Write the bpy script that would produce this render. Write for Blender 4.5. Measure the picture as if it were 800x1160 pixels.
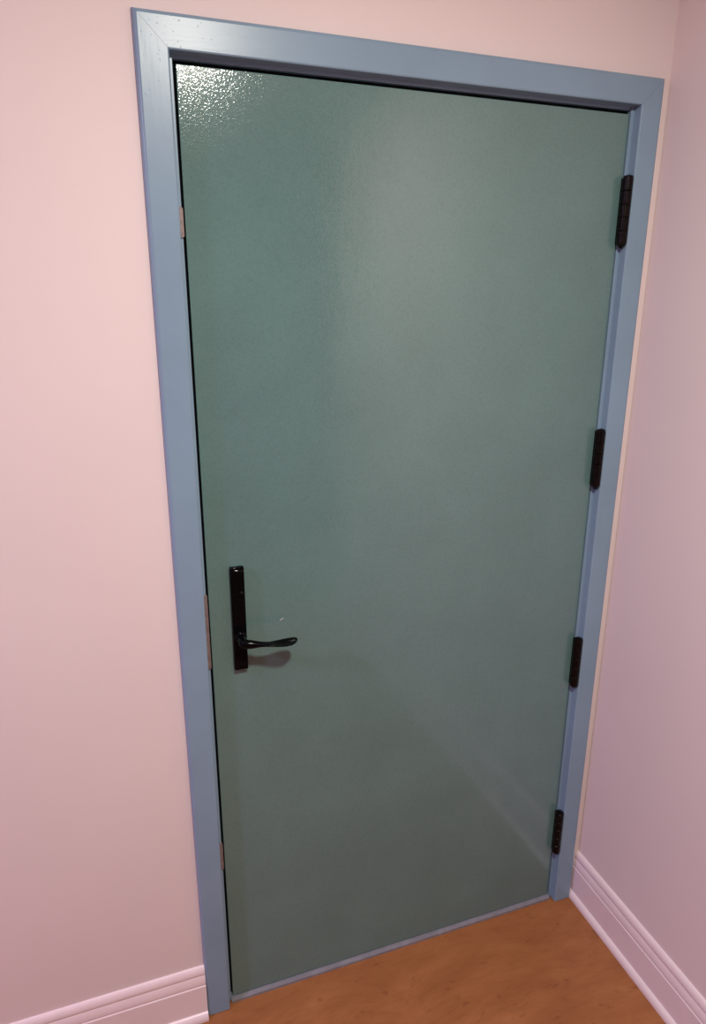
import bpy, bmesh, math
from mathutils import Matrix, Vector

for o in list(bpy.data.objects):
    bpy.data.objects.remove(o, do_unlink=True)
scene = bpy.context.scene
COL = scene.collection

# ---------------------------------------------------------------- camera
cam_d = bpy.data.cameras.new('camera')
cam_d.sensor_fit = 'HORIZONTAL'
cam_d.sensor_width = 36.0
cam_d.lens = 791.318 / 800.0 * 36.0
cam_d.clip_start = 0.02
cam = bpy.data.objects.new('camera', cam_d)
COL.objects.link(cam)
RX = Vector((0.9400, -0.3412, 0.0033))
RD = Vector((-0.0963, -0.2746, -0.9567))
RF = Vector((0.3274, 0.8990, -0.2909)).normalized()
RX = (RX - RF * RX.dot(RF)).normalized()
UP = RX.cross(RF)
m3 = Matrix((RX, UP, -RF)).transposed()
cam.matrix_world = Matrix.Translation((-0.1712, -1.3148, 1.6587)) @ m3.to_4x4()
scene.camera = cam

# ---------------------------------------------------------------- world, lamps, exposure
w = bpy.data.worlds.new('world')
scene.world = w
w.use_nodes = True
w.node_tree.nodes['Background'].inputs[0].default_value = (0.5, 0.45, 0.6, 1)
w.node_tree.nodes['Background'].inputs[1].default_value = 0.02


def lamp(name, loc, energy, color, radius, kind='POINT'):
    l = bpy.data.lights.new(name, kind)
    l.energy = energy
    l.color = color
    if kind == 'AREA':                      # disk for the ceiling downlight and the added fill, faces straight down
        l.shape = 'DISK'
        l.size = radius * 2
    else:
        l.shadow_soft_size = radius
    o = bpy.data.objects.new(name, l)
    COL.objects.link(o)
    o.location = loc
    return o


lamp('ceiling_downlight', (0.19, -1.31, 2.492), 37.5, (1.0, 0.96, 0.84), 0.085, 'AREA')
lamp('cool_fill_left', (-2.2, -0.85, 2.492), 46.0, (0.71, 0.57, 1.0), 0.12, 'AREA')  # added unseen fill, gives the cool violet light from the left

vs = scene.view_settings
vs.view_transform = 'Standard'
vs.look = 'None'
vs.exposure = 0.06
vs.gamma = 1.0
vs.use_curve_mapping = False


# ---------------------------------------------------------------- materials
def srgb(r, g, b):
    f = lambda c: ((c / 255.0) / 12.92) if c / 255.0 <= 0.04045 else (((c / 255.0) + 0.055) / 1.055) ** 2.4
    return (f(r), f(g), f(b), 1.0)


def base_mat(name, col, rough=0.5, metal=0.0, spec=0.5):
    m = bpy.data.materials.new(name)
    m.use_nodes = True
    b = m.node_tree.nodes['Principled BSDF']
    b.inputs['Base Color'].default_value = col
    b.inputs['Roughness'].default_value = rough
    b.inputs['Metallic'].default_value = metal
    b.inputs['Specular IOR Level'].default_value = spec
    return m, m.node_tree.nodes, m.node_tree.links, b


def noise(nt, ln, coord, scale, detail=3.0, rough=0.5, stretch=None):
    n = nt.new('ShaderNodeTexNoise')
    n.inputs['Scale'].default_value = scale
    n.inputs['Detail'].default_value = detail
    n.inputs['Roughness'].default_value = rough
    if stretch:
        mp = nt.new('ShaderNodeMapping')
        mp.inputs['Scale'].default_value = stretch
        ln.new(coord, mp.inputs['Vector'])
        ln.new(mp.outputs[0], n.inputs['Vector'])
    else:
        ln.new(coord, n.inputs['Vector'])
    return n.outputs['Fac']


def ramp(nt, ln, fac, stops):
    r = nt.new('ShaderNodeValToRGB')
    while len(r.color_ramp.elements) < len(stops):
        r.color_ramp.elements.new(0.5)
    for e, (p, c) in zip(r.color_ramp.elements, stops):
        e.position = p
        e.color = c
    ln.new(fac, r.inputs[0])
    return r.outputs[0]


def bump(nt, ln, h, strength, dist, nrm=None):
    b = nt.new('ShaderNodeBump')
    b.inputs['Strength'].default_value = strength
    b.inputs['Distance'].default_value = dist
    ln.new(h, b.inputs['Height'])
    if nrm:
        ln.new(nrm, b.inputs['Normal'])
    return b.outputs[0]


def mulc(nt, ln, a, b):
    m = nt.new('ShaderNodeMix')
    m.data_type = 'RGBA'
    m.blend_type = 'MULTIPLY'
    m.inputs[0].default_value = 1.0
    ln.new(a, m.inputs[6])
    ln.new(b, m.inputs[7])
    return m.outputs[2]


def scale_col(c, k):
    return (c[0] * k, c[1] * k, c[2] * k, 1.0)


def wall_material():
    c = (0.74, 0.625, 0.625, 1)
    m, nt, ln, b = base_mat('wall_paint', c, 0.6, spec=0.3)
    co = nt.new('ShaderNodeTexCoord').outputs['Object']
    f = noise(nt, ln, co, 3.0, 3)
    ln.new(ramp(nt, ln, f, [(0.3, scale_col(c, 0.985)), (0.7, scale_col(c, 1.015))]), b.inputs['Base Color'])
    ln.new(bump(nt, ln, noise(nt, ln, co, 420.0, 3), 0.10, 0.001), b.inputs['Normal'])
    return m


def door_material():
    c = (0.115, 0.208, 0.203, 1)
    m, nt, ln, b = base_mat('door_paint', c, 0.115, spec=0.78)
    co = nt.new('ShaderNodeTexCoord').outputs['Object']
    f1 = noise(nt, ln, co, 5.0, 4, 0.55)
    c1 = ramp(nt, ln, f1, [(0.3, scale_col(c, 0.94)), (0.7, scale_col(c, 1.06))])
    f2 = noise(nt, ln, co, 260.0, 4, 0.65)
    c2 = ramp(nt, ln, f2, [(0.30, (0.88, 0.88, 0.88, 1)), (0.55, (1, 1, 1, 1)), (0.75, (1.0, 1.0, 1.0, 1))])
    # sparse dark and pale specks of dust in the paint
    v = nt.new('ShaderNodeTexVoronoi')
    v.inputs['Scale'].default_value = 55.0
    ln.new(co, v.inputs['Vector'])
    sp = ramp(nt, ln, v.outputs['Distance'], [(0.0, (0.86, 0.86, 0.86, 1)), (0.06, (0.9, 0.9, 0.9, 1)), (0.10, (1, 1, 1, 1))])
    c3 = mulc(nt, ln, mulc(nt, ln, c1, c2), sp)
    ln.new(c3, b.inputs['Base Color'])
    # roller stipple and long brush undulation
    h1 = noise(nt, ln, co, 300.0, 2, 0.6)
    h1 = ramp(nt, ln, h1, [(0.52, (0, 0, 0, 1)), (0.72, (1, 1, 1, 1))])
    n1 = bump(nt, ln, h1, 0.10, 0.0008)
    h2 = noise(nt, ln, co, 14.0, 3, 0.6, (1, 1, 0.35))
    n2 = bump(nt, ln, h2, 0.10, 0.004, n1)
    ln.new(n2, b.inputs['Normal'])
    return m


def frame_material(name, along):
    c = (0.205, 0.303, 0.405, 1)
    m, nt, ln, b = base_mat(name, c, 0.31, spec=0.42)
    co = nt.new('ShaderNodeTexCoord').outputs['Object']
    f1 = noise(nt, ln, co, 6.0, 4)
    ln.new(ramp(nt, ln, f1, [(0.3, scale_col(c, 0.95)), (0.7, scale_col(c, 1.05))]), b.inputs['Base Color'])
    h1 = noise(nt, ln, co, 90.0, 3, 0.6, along)
    n1 = bump(nt, ln, h1, 0.18, 0.0010)
    v = noise(nt, ln, co, 240.0, 1, 0.4)
    vv = ramp(nt, ln, v, [(0.70, (0, 0, 0, 1)), (0.78, (1, 1, 1, 1))])
    n2 = bump(nt, ln, vv, 0.18, 0.0006, n1)
    ln.new(n2, b.inputs['Normal'])
    return m


def floor_material():
    m, nt, ln, b = base_mat('wood_floor', (0.4, 0.2, 0.08, 1), 0.42, spec=0.35)
    co = nt.new('ShaderNodeTexCoord').outputs['Object']
    # warp the coordinate a little so that the grain wanders
    wv = nt.new('ShaderNodeTexNoise')
    wv.inputs['Scale'].default_value = 3.0
    wv.inputs['Detail'].default_value = 2.0
    ln.new(co, wv.inputs['Vector'])
    ms = nt.new('ShaderNodeVectorMath')
    ms.operation = 'MULTIPLY_ADD'
    ms.inputs[1].default_value = (0.12, 0.12, 0.0)
    ln.new(wv.outputs['Color'], ms.inputs[0])
    ln.new(co, ms.inputs[2])
    cw = ms.outputs[0]
    f = noise(nt, ln, cw, 8.0, 6, 0.62, (0.7, 2.0, 1))
    c1 = ramp(nt, ln, f, [(0.26, (0.255, 0.090, 0.030, 1)), (0.46, (0.300, 0.110, 0.038, 1)),
                          (0.60, (0.330, 0.126, 0.044, 1)), (0.76, (0.375, 0.155, 0.058, 1))])
    f2 = noise(nt, ln, cw, 40.0, 5, 0.7, (0.5, 3.0, 1))
    c2 = ramp(nt, ln, f2, [(0.28, (0.86, 0.84, 0.82, 1)), (0.5, (1, 1, 1, 1))])
    f3 = noise(nt, ln, cw, 22.0, 3, 0.5, (0.8, 1.6, 1))
    c3 = ramp(nt, ln, f3, [(0.27, (0.70, 0.64, 0.60, 1)), (0.37, (1, 1, 1, 1))])
    ln.new(mulc(nt, ln, mulc(nt, ln, c1, c2), c3), b.inputs['Base Color'])
    ln.new(bump(nt, ln, f2, 0.05, 0.001), b.inputs['Normal'])
    return m


def simple(name, col, rough, metal=0.0, spec=0.5, nscale=60.0, amp=0.06, bstr=0.05, coat=0.0):
    m, nt, ln, b = base_mat(name, col, rough, metal, spec)
    co = nt.new('ShaderNodeTexCoord').outputs['Object']
    f = noise(nt, ln, co, nscale, 3)
    ln.new(ramp(nt, ln, f, [(0.3, scale_col(col, 1 - amp)), (0.7, scale_col(col, 1 + amp))]), b.inputs['Base Color'])
    ln.new(bump(nt, ln, f, bstr, 0.001), b.inputs['Normal'])
    b.inputs['Coat Weight'].default_value = coat
    return m


M = {
    'wall': wall_material(),
    'door': door_material(),
    'frame_v': frame_material('frame_paint_upright', (1.0, 1.0, 0.12)),
    'frame_h': frame_material('frame_paint_head', (0.12, 1.0, 1.0)),
    'floor': floor_material(),
    'ceil': simple('ceiling_paint', (0.74, 0.69, 0.67, 1), 0.8, spec=0.2),
    'base': simple('baseboard_enamel', (0.80, 0.67, 0.69, 1), 0.30, nscale=20, amp=0.02, bstr=0.03),
    'black': simple('black_handle_enamel', (0.0022, 0.0022, 0.0026, 1), 0.12, spec=0.09, nscale=300, amp=0.2, bstr=0.04),
    'bronze': simple('dark_bronze_hinge', (0.0040, 0.0022, 0.0021, 1), 0.28, spec=0.14, nscale=260, amp=0.5, bstr=0.35),
    'strike': simple('bare_strike_metal', (0.215, 0.160, 0.160, 1), 0.45, metal=0.2, nscale=120, amp=0.2, bstr=0.15),
    'sill': simple('sill_paint', (0.21, 0.205, 0.235, 1), 0.4, nscale=40, amp=0.12, bstr=0.1),
    'seal': simple('black_weather_seal', (0.006, 0.005, 0.006, 1), 0.8, spec=0.1),
    'chip': simple('pale_primer', (0.42, 0.47, 0.45, 1), 0.6),
    'joint': simple('dark_joint_line', (0.10, 0.13, 0.17, 1), 0.6),  # dark blue grey for joints, not assigned to any part
}


# ---------------------------------------------------------------- mesh helpers
def link(name, bm, mat, parent=None, smooth=False, bevel=0.0, seg=2, loc=None, weld=True, flat=1):
    me = bpy.data.meshes.new(name)
    if weld:
        bmesh.ops.remove_doubles(bm, verts=bm.verts, dist=1e-6)
    bmesh.ops.recalc_face_normals(bm, faces=bm.faces)
    if bevel > 0:
        es = [e for e in bm.edges if len(e.link_faces) == 2 and e.calc_face_angle(0) > 0.6]
        bmesh.ops.bevel(bm, geom=es, offset=bevel, segments=seg, profile=0.5, affect='EDGES', clamp_overlap=True)
    bm.to_mesh(me)
    bm.free()
    me.materials.append(M[mat] if isinstance(mat, str) else mat)
    if smooth:
        me.polygons.foreach_set('use_smooth', [True] * len(me.polygons))
        try:
            me.set_sharp_from_angle(angle=math.radians(40))
        except Exception:
            pass
        me.polygons.foreach_set('use_smooth', [flat < 1 or max(abs(c) for c in p.normal) < 0.9995 for p in me.polygons])
    o = bpy.data.objects.new(name, me)
    COL.objects.link(o)
    if parent:
        o.parent = parent
    if loc:
        o.location = loc
    return o


def empty(name, loc=(0, 0, 0)):
    o = bpy.data.objects.new(name, None)
    o.empty_display_size = 0.1
    COL.objects.link(o)
    o.location = loc
    return o


def tag(o, label, cat, kind=None, group=None):
    o['label'] = label
    o['category'] = cat
    if kind:
        o['kind'] = kind
    if group:
        o['group'] = group
    return o


def box(bm, x0, x1, y0, y1, z0, z1):
    v = [bm.verts.new((x, y, z)) for x in (x0, x1) for y in (y0, y1) for z in (z0, z1)]
    for f in ((0, 1, 3, 2), (4, 6, 7, 5), (0, 4, 5, 1), (2, 3, 7, 6), (0, 2, 6, 4), (1, 5, 7, 3)):
        bm.faces.new([v[i] for i in f])


def prism(bm, poly, place, t0, t1):
    """extrude a closed 2-D outline; place(a, b, t) gives the 3-D point"""
    A = [bm.verts.new(place(a, b, t0)) for a, b in poly]
    B = [bm.verts.new(place(a, b, t1)) for a, b in poly]
    n = len(poly)
    for i in range(n):
        bm.faces.new((A[i], A[(i + 1) % n], B[(i + 1) % n], B[i]))
    bm.faces.new(A[::-1])
    bm.faces.new(B)


def lathe(bm, prof, axis_pt, axis='z', n=20):
    """revolve (radius, height) pairs about an axis through axis_pt"""
    rings = []
    for r, h in prof:
        ring = []
        for k in range(n):
            a = 2 * math.pi * k / n
            u, v = r * math.cos(a), r * math.sin(a)
            if axis == 'z':
                p = (axis_pt[0] + u, axis_pt[1] + v, axis_pt[2] + h)
            else:
                p = (axis_pt[0] + u, axis_pt[1] + h, axis_pt[2] + v)
            ring.append(bm.verts.new(p))
        rings.append(ring)
    for a, b in zip(rings, rings[1:]):
        for k in range(n):
            bm.faces.new((a[k], a[(k + 1) % n], b[(k + 1) % n], b[k]))
    bm.faces.new(rings[0][::-1])
    bm.faces.new(rings[-1])


# ---------------------------------------------------------------- dimensions (metres)
W, H = 0.914, 2.0262          # door leaf
DY = 0.0093                   # door face
SILL = 0.0134                 # under the door
FY = -0.0130                  # front of the casing
IL, IR, IT = -0.0113, 0.9253, 2.0393   # casing inner edges
CW = 0.0538
OL, OR, OT = IL - CW, IR + CW, IT + CW
WX = 0.9995                   # right wall at the door wall
ANG = -0.0274
CEIL = 2.50
XL, YB = -3.2, -5.2

# ---------------------------------------------------------------- setting
bm = bmesh.new()
box(bm, XL, 3.2, YB, 0.14, -0.05, 0.0)
tag(link('floor', bm, 'floor'), 'orange brown wood grain floor in front of the door', 'floor', 'structure')

bm = bmesh.new()
box(bm, XL, 3.2, YB, 0.14, CEIL, CEIL + 0.05)
tag(link('ceiling', bm, 'ceil'), 'plain pale ceiling over the hallway, out of frame above', 'ceiling', 'structure')

# door wall with the opening cut out
bm = bmesh.new()
OX0, OX1, OZ1 = OL + 0.02, OR - 0.02, OT - 0.02
box(bm, XL, OX0, 0.0, 0.14, 0.0, CEIL)
box(bm, OX1, 1.15, 0.0, 0.14, 0.0, CEIL)
box(bm, OX0, OX1, 0.0, 0.14, OZ1, CEIL)
tag(link('wall_front', bm, 'wall', weld=False), 'pale pink painted wall around the green door', 'wall', 'structure')

# right wall, a touch off square, ends at an outside corner behind the viewer
RW_END = -1.95


def rw(y, off=0.0):
    return WX + ANG * (-y) - off


bm = bmesh.new()
prism(bm, [(rw(0.0), 0.0), (rw(RW_END), RW_END), (rw(RW_END) + 0.12, RW_END), (rw(0.0) + 0.12, 0.0)],
      lambda a, b, t: (a, b, t), 0.0, CEIL)
tag(link('wall_right', bm, 'wall'), 'mauve pink painted side wall at the hinge side of the door', 'wall', 'structure')

bm = bmesh.new()
box(bm, XL - 0.1, XL, YB, 0.14, 0, CEIL)
tag(link('wall_left', bm, 'wall'), 'pink painted wall at the far left end of the hallway, out of frame', 'wall', 'structure')
bm = bmesh.new()
box(bm, XL - 0.1, 3.3, YB - 0.1, YB, 0, CEIL)
tag(link('wall_rear', bm, 'wall'), 'pink painted wall behind the viewer, out of frame', 'wall', 'structure')
bm = bmesh.new()
box(bm, 3.2, 3.3, YB, 0.14, 0, CEIL)
tag(link('wall_side', bm, 'wall'), 'pink painted wall past the outside corner, out of frame', 'wall', 'structure')

# ---------------------------------------------------------------- baseboards
BH = 0.150
BOARD = [(0, 0), (0.0140, 0), (0.0140, 0.0975), (0.0136, 0.0992), (0.0122, 0.1000), (0.0085, 0.1002), (0.0080, 0.1020),
         (0.0126, 0.1030), (0.0128, 0.1040), (0.0084, 0.1255), (0.0080, 0.1262), (0.0070, 0.1268), (0.0068, 0.1290),
         (0.0096, 0.1302), (0.0099, 0.1320), (0.0092, 0.1380), (0.0075, 0.1440), (0.0050, 0.1480), (0.0025, 0.1500), (0, 0.1500)]
SHOE = [(0.0140, 0.0), (0.0240, 0.0), (0.0240, 0.006), (0.0232, 0.0105), (0.0212, 0.0150), (0.0182, 0.0185), (0.0155, 0.0203), (0.0140, 0.0208)]


def baseboard(name, label, place, t0, t1):
    bm = bmesh.new()
    prism(bm, BOARD, place, t0, t1)
    root = link(name, bm, 'base', smooth=True)
    tag(root, label, 'baseboard', 'structure')
    bm = bmesh.new()
    prism(bm, SHOE, place, t0, t1)
    link('shoe_moulding', bm, 'base', root, smooth=True)
    return root


baseboard('baseboard_right', 'glossy pale pink moulded baseboard along the right side wall',
          lambda a, b, t: (rw(t, a), t, b), -0.0005, RW_END)
baseboard('baseboard_front', 'glossy pale pink moulded baseboard left of the door frame',
          lambda a, b, t: (t, -a, b), XL, OL + 0.0005)

# ---------------------------------------------------------------- door frame (trim_1)
frame = empty('trim_1', (0, 0, 0))
tag(frame, 'glossy blue grey painted door frame with mitred corners around the door', 'door frame', 'structure')
FB = 0.0020     # the frame stands a hair above the floor
# casing outline: a = distance from the inner edge (0) to the outer edge (CW), b = depth forward of the wall
P = -FY
CAS = [(0.0, -DY - 0.004), (0.0, P - 0.003), (0.0008, P - 0.0010), (0.0028, P), (CW - 0.0075, P),
       (CW - 0.0045, P - 0.0008), (CW - 0.0020, P - 0.0030), (CW - 0.0005, P - 0.0070), (CW, P - 0.0095), (CW, 0.0004), (CW - 0.019, 0.0004), (CW - 0.019, -DY - 0.004)]


def casing_upright(side):
    bm = bmesh.new()
    n = len(CAS)
    lo, hi = [], []
    for a, b in CAS:
        x = IL - a if side < 0 else IR + a
        lo.append(bm.verts.new((x, -b, FB)))
        hi.append(bm.verts.new((x, -b, IT + a - 0.0002)))
    for i in range(n):
        bm.faces.new((lo[i], lo[(i + 1) % n], hi[(i + 1) % n], hi[i]))
    bm.faces.new(lo)
    bm.faces.new(hi[::-1])
    return link('side_casing', bm, 'frame_v', frame, smooth=True)


def casing_head():
    bm = bmesh.new()
    n = len(CAS)
    lo = [bm.verts.new((IL - a + 0.0002, -b, IT + a)) for a, b in CAS]
    hi = [bm.verts.new((IR + a - 0.0002, -b, IT + a)) for a, b in CAS]
    for i in range(n):
        bm.faces.new((lo[i], lo[(i + 1) % n], hi[(i + 1) % n], hi[i]))
    bm.faces.new(lo)
    bm.faces.new(hi[::-1])
    return link('head_casing', bm, 'frame_h', frame, smooth=True)


casing_upright(-1)
casing_upright(1)
casing_head()
GAP = 0.0032
JY = DY - 0.0012
GAPL = 0.0050
# jambs behind the casing: the narrow step between casing and door
for x0, x1 in ((IL - 0.030, -GAPL), (W + GAP, IR + 0.030)):
    bm = bmesh.new()
    box(bm, x0, x1, JY, 0.125, FB, IT + 0.030)
    link('jamb', bm, 'frame_v', frame, smooth=True, bevel=0.0008)
bm = bmesh.new()
box(bm, -GAPL, W + GAP, JY + 0.004, 0.125, H + 0.0075, IT + 0.030)
link('head_jamb', bm, 'frame_h', frame, smooth=True, bevel=0.0008)
# stop with a dark seal behind the door leaf
for nm, (x0, x1, z0, z1) in (('door_stop', (-GAPL, 0.016, FB, H + 0.0075)), ('door_stop', (W - 0.016, W + GAP, FB, H + 0.0075)),
                             ('head_stop', (0.016, W - 0.016, H - 0.016, H + 0.0075))):
    bm = bmesh.new()
    box(bm, x0, x1, DY + 0.046, 0.125, z0, z1)
    link(nm, bm, 'seal', frame)
# dark seal strip in the gap
for nm, (x0, x1, z0, z1) in (('weather_seal', (-GAPL, -0.0004, SILL, H + 0.003)),
                             ('weather_seal', (W + 0.0004, W + GAP, SILL, H + 0.003)),
                             ('weather_seal', (-GAPL, W + GAP, H + 0.003, H + 0.0075))):
    bm = bmesh.new()
    box(bm, x0, x1, DY + 0.012, DY + 0.046, z0, z1)
    link(nm, bm, 'seal', frame)


# three bare strike plates let into the lock side jamb
def strike(z0, z1):
    bm = bmesh.new()
    pts = [(-0.0104, 0.0), (-0.0042, 0.0)]
    n = 8
    out = []
    xa, xb = -0.0112, -0.0030
    r = (xb - xa) / 2
    cx = (xa + xb) / 2
    for k in range(n + 1):
        a = math.pi * k / n
        out.append((cx + r * math.cos(a), z1 - r + r * math.sin(a)))
    for k in range(n + 1):
        a = math.pi + math.pi * k / n
        out.append((cx + r * math.cos(a), z0 + r + r * math.sin(a)))
    prism(bm, out, lambda a, b, t: (a, t, b), JY - 0.0035, JY + 0.002)
    return link('strike_plate', bm, 'strike', frame, smooth=True, bevel=0.0008)


strike(1.7600, 1.8100)
strike(0.9200, 1.0880)
strike(0.4040, 0.4770)

# threshold strip
bm = bmesh.new()
prism(bm, [(0.0005, 0.0), (0.0005, 0.0065), (0.003, 0.0098), (0.010, 0.0108), (0.055, 0.0108), (0.125, 0.0100), (0.125, 0.0)],
      lambda a, b, t: (t, a, b), -GAPL + 0.0002, W + GAP - 0.0002)
tag(link('trim_2', bm, 'sill', smooth=True), 'thin grey threshold strip under the door', 'threshold', 'structure')

# ---------------------------------------------------------------- door (door_1)
door = empty('door_1', (W, DY + 0.022, SILL))
tag(door, 'tall flush teal green painted door, closed, with black lever handle', 'door', 'structure')


def part(name, bm, mat, parent=door, **kw):
    """mesh given in world coordinates, hung under the door"""
    o = link(name, bm, mat, parent, **kw)
    if parent is door:
        o.matrix_parent_inverse = Matrix.Translation(door.location).inverted()
    return o


bm = bmesh.new()
box(bm, 0.0, W, DY, DY + 0.044, SILL, H)
part('door_leaf', bm, 'door', smooth=True, bevel=0.0012)

bm = bmesh.new()
prism(bm, [(-0.0085, -0.0045), (-0.004, -0.0040), (0.0035, 0.0005), (0.0085, 0.0050), (0.0050, 0.0042), (-0.002, 0.0004)],
      lambda a, b, t: (0.1505 + a * 0.6, t, 1.0085 + b * 0.6), DY - 0.0003, DY + 0.001)
chip = part('paint_chip', bm, 'chip')
chip['label'] = 'small pale chip in the paint right of the handle'

# handle set: long back plate, spindle collar, paddle lever, screws
PX0, PX1, PZ0, PZ1 = 0.0445, 0.0730, 0.9110, 1.1410
PF = DY - 0.0150
bm = bmesh.new()
box(bm, PX0, PX1, PF + 0.0045, DY + 0.001, PZ0, PZ1)
handle = part('door_handle', bm, 'black', smooth=True, bevel=0.0016, seg=3)
handle['label'] = 'black handle set with a long narrow back plate'

# raised cover of the plate, its top end sloped
bm = bmesh.new()
prism(bm, [(PF + 0.0046, PZ0 + 0.0018), (PF + 0.0012, PZ0 + 0.0022), (PF, PZ0 + 0.0045), (PF, PZ1 - 0.0082),
           (PF + 0.0026, PZ1 - 0.0040), (PF + 0.0046, PZ1 - 0.0034)],
      lambda a, b, t: (t, a, b), PX0 + 0.0016, PX1 - 0.0016)
part('plate_cover', bm, 'black', handle, smooth=True, bevel=0.0004, seg=2)
bm = bmesh.new()
lathe(bm, [(0.0128, 0.0005), (0.0128, -0.003), (0.0115, -0.005), (0.0092, -0.006), (0.0088, -0.022), (0.0098, -0.030), (0.0085, -0.036), (0.005, -0.0385)],
      (0.0590, PF, 0.9890), 'y', 24)
part('lever_collar', bm, 'black', handle, smooth=True)

bm = bmesh.new()
SEC = [  # x, y centre, z centre, half depth (y), half thickness (z), twist
    (0.0520, -0.036, 0.9890, 0.0060, 0.0060, 0.0),
    (0.0560, -0.037, 0.9890, 0.0095, 0.0095, 0.0),
    (0.0640, -0.039, 0.9880, 0.0100, 0.0100, 0.0),
    (0.0760, -0.042, 0.9872, 0.0088, 0.0088, 0.0),
    (0.0880, -0.0445, 0.9866, 0.0078, 0.0062, 0.0),
    (0.1000, -0.046, 0.9852, 0.0080, 0.0046, 0.0),
    (0.1140, -0.047, 0.9836, 0.0098, 0.0040, 0.0),
    (0.1280, -0.0475, 0.9828, 0.0122, 0.0036, 0.0),
    (0.1420, -0.0475, 0.9823, 0.0140, 0.0034, 0.0),
    (0.1540, -0.047, 0.9828, 0.0138, 0.0032, 0.0),
    (0.1630, -0.046, 0.9842, 0.0110, 0.0030, 0.0),
    (0.1680, -0.0455, 0.9852, 0.0060, 0.0024, 0.0),
    (0.1694, -0.0453, 0.9855, 0.0020, 0.0012, 0.0),
]
NS = 24
rings = []
for x, yc, zc, hd, ht, tw in SEC:
    ring = []
    dish = max(0.0, min(1.0, (x - 0.100) / 0.03)) * 0.55
    for k in range(NS):
        a = 2 * math.pi * k / NS
        yy = hd * math.cos(a)
        zz = ht * math.sin(a)
        if math.sin(a) > 0:                      # hollowed thumb rest on the top of the paddle
            zz -= dish * ht * 2.4 * (1 - (yy / hd) ** 2)
        zz += 0.0030 * (yy / 0.014) * dish        # back edge stands a little higher
        ring.append(bm.verts.new((x, yc + yy, zc + zz)))
    rings.append(ring)
for a, b in zip(rings, rings[1:]):
    for k in range(NS):
        bm.faces.new((a[k], a[(k + 1) % NS], b[(k + 1) % NS], b[k]))
bm.faces.new(rings[0][::-1])
bm.faces.new(rings[-1])
lever = part('lever', bm, 'black', handle, smooth=True)
lever['label'] = 'black lever with a flattened paddle end'

bm = bmesh.new()
lathe(bm, [(0.0055, 0.001), (0.0055, -0.0006), (0.0046, -0.0014), (0.0036, -0.0020), (0.0020, -0.0026), (0.0006, -0.0028)],
      (0.0650, PF, 1.0850), 'y', 20)
part('lock_button', bm, 'black', handle, smooth=True)

# ---------------------------------------------------------------- hinges
HX, HY, HR = 0.9172, -0.0045, 0.0108
HL = 0.1300


def hinge(zc):
    z0 = zc - HL / 2
    k = HL / 5
    # leaves folded into the gap: root part is the leaf on the door side
    bm = bmesh.new()
    box(bm, W - 0.0030, W + 0.0013, HY + 0.004, DY + 0.010, z0, z0 + HL)
    root = part('hinge', bm, 'bronze', smooth=True, bevel=0.0008)
    bm = bmesh.new()
    box(bm, W + 0.0017, IR + 0.0004, HY + 0.0045, JY + 0.0010, z0, z0 + HL)
    part('frame_leaf', bm, 'bronze', root, smooth=True, bevel=0.0008)
    for i in range(5):
        bm = bmesh.new()
        a, b = i * k + 0.0003, (i + 1) * k - 0.0003
        lathe(bm, [(HR - 0.0008, a), (HR, a + 0.0008), (HR, b - 0.0008), (HR - 0.0008, b)], (HX, HY, z0), 'z', 20)
        part('knuckle', bm, 'bronze', root, smooth=True)
    bm = bmesh.new()
    lathe(bm, [(0.0035, -0.0005), (HR - 0.001, -0.0004), (HR - 0.001, 0.0030), (0.0050, 0.0050), (0.0015, 0.0060)], (HX, HY, z0 + HL), 'z', 20)
    part('pin_cap', bm, 'bronze', root, smooth=True)
    bm = bmesh.new()
    lathe(bm, [(0.0008, -0.0100), (0.0040, -0.0075), (0.0070, -0.0035), (HR - 0.001, -0.0010), (HR - 0.001, 0.0004)], (HX, HY, z0), 'z', 20)
    part('pin_tip', bm, 'bronze', root, smooth=True)
    return root


for zc in (1.840, 1.304, 0.770, 0.240):
    hinge(zc)
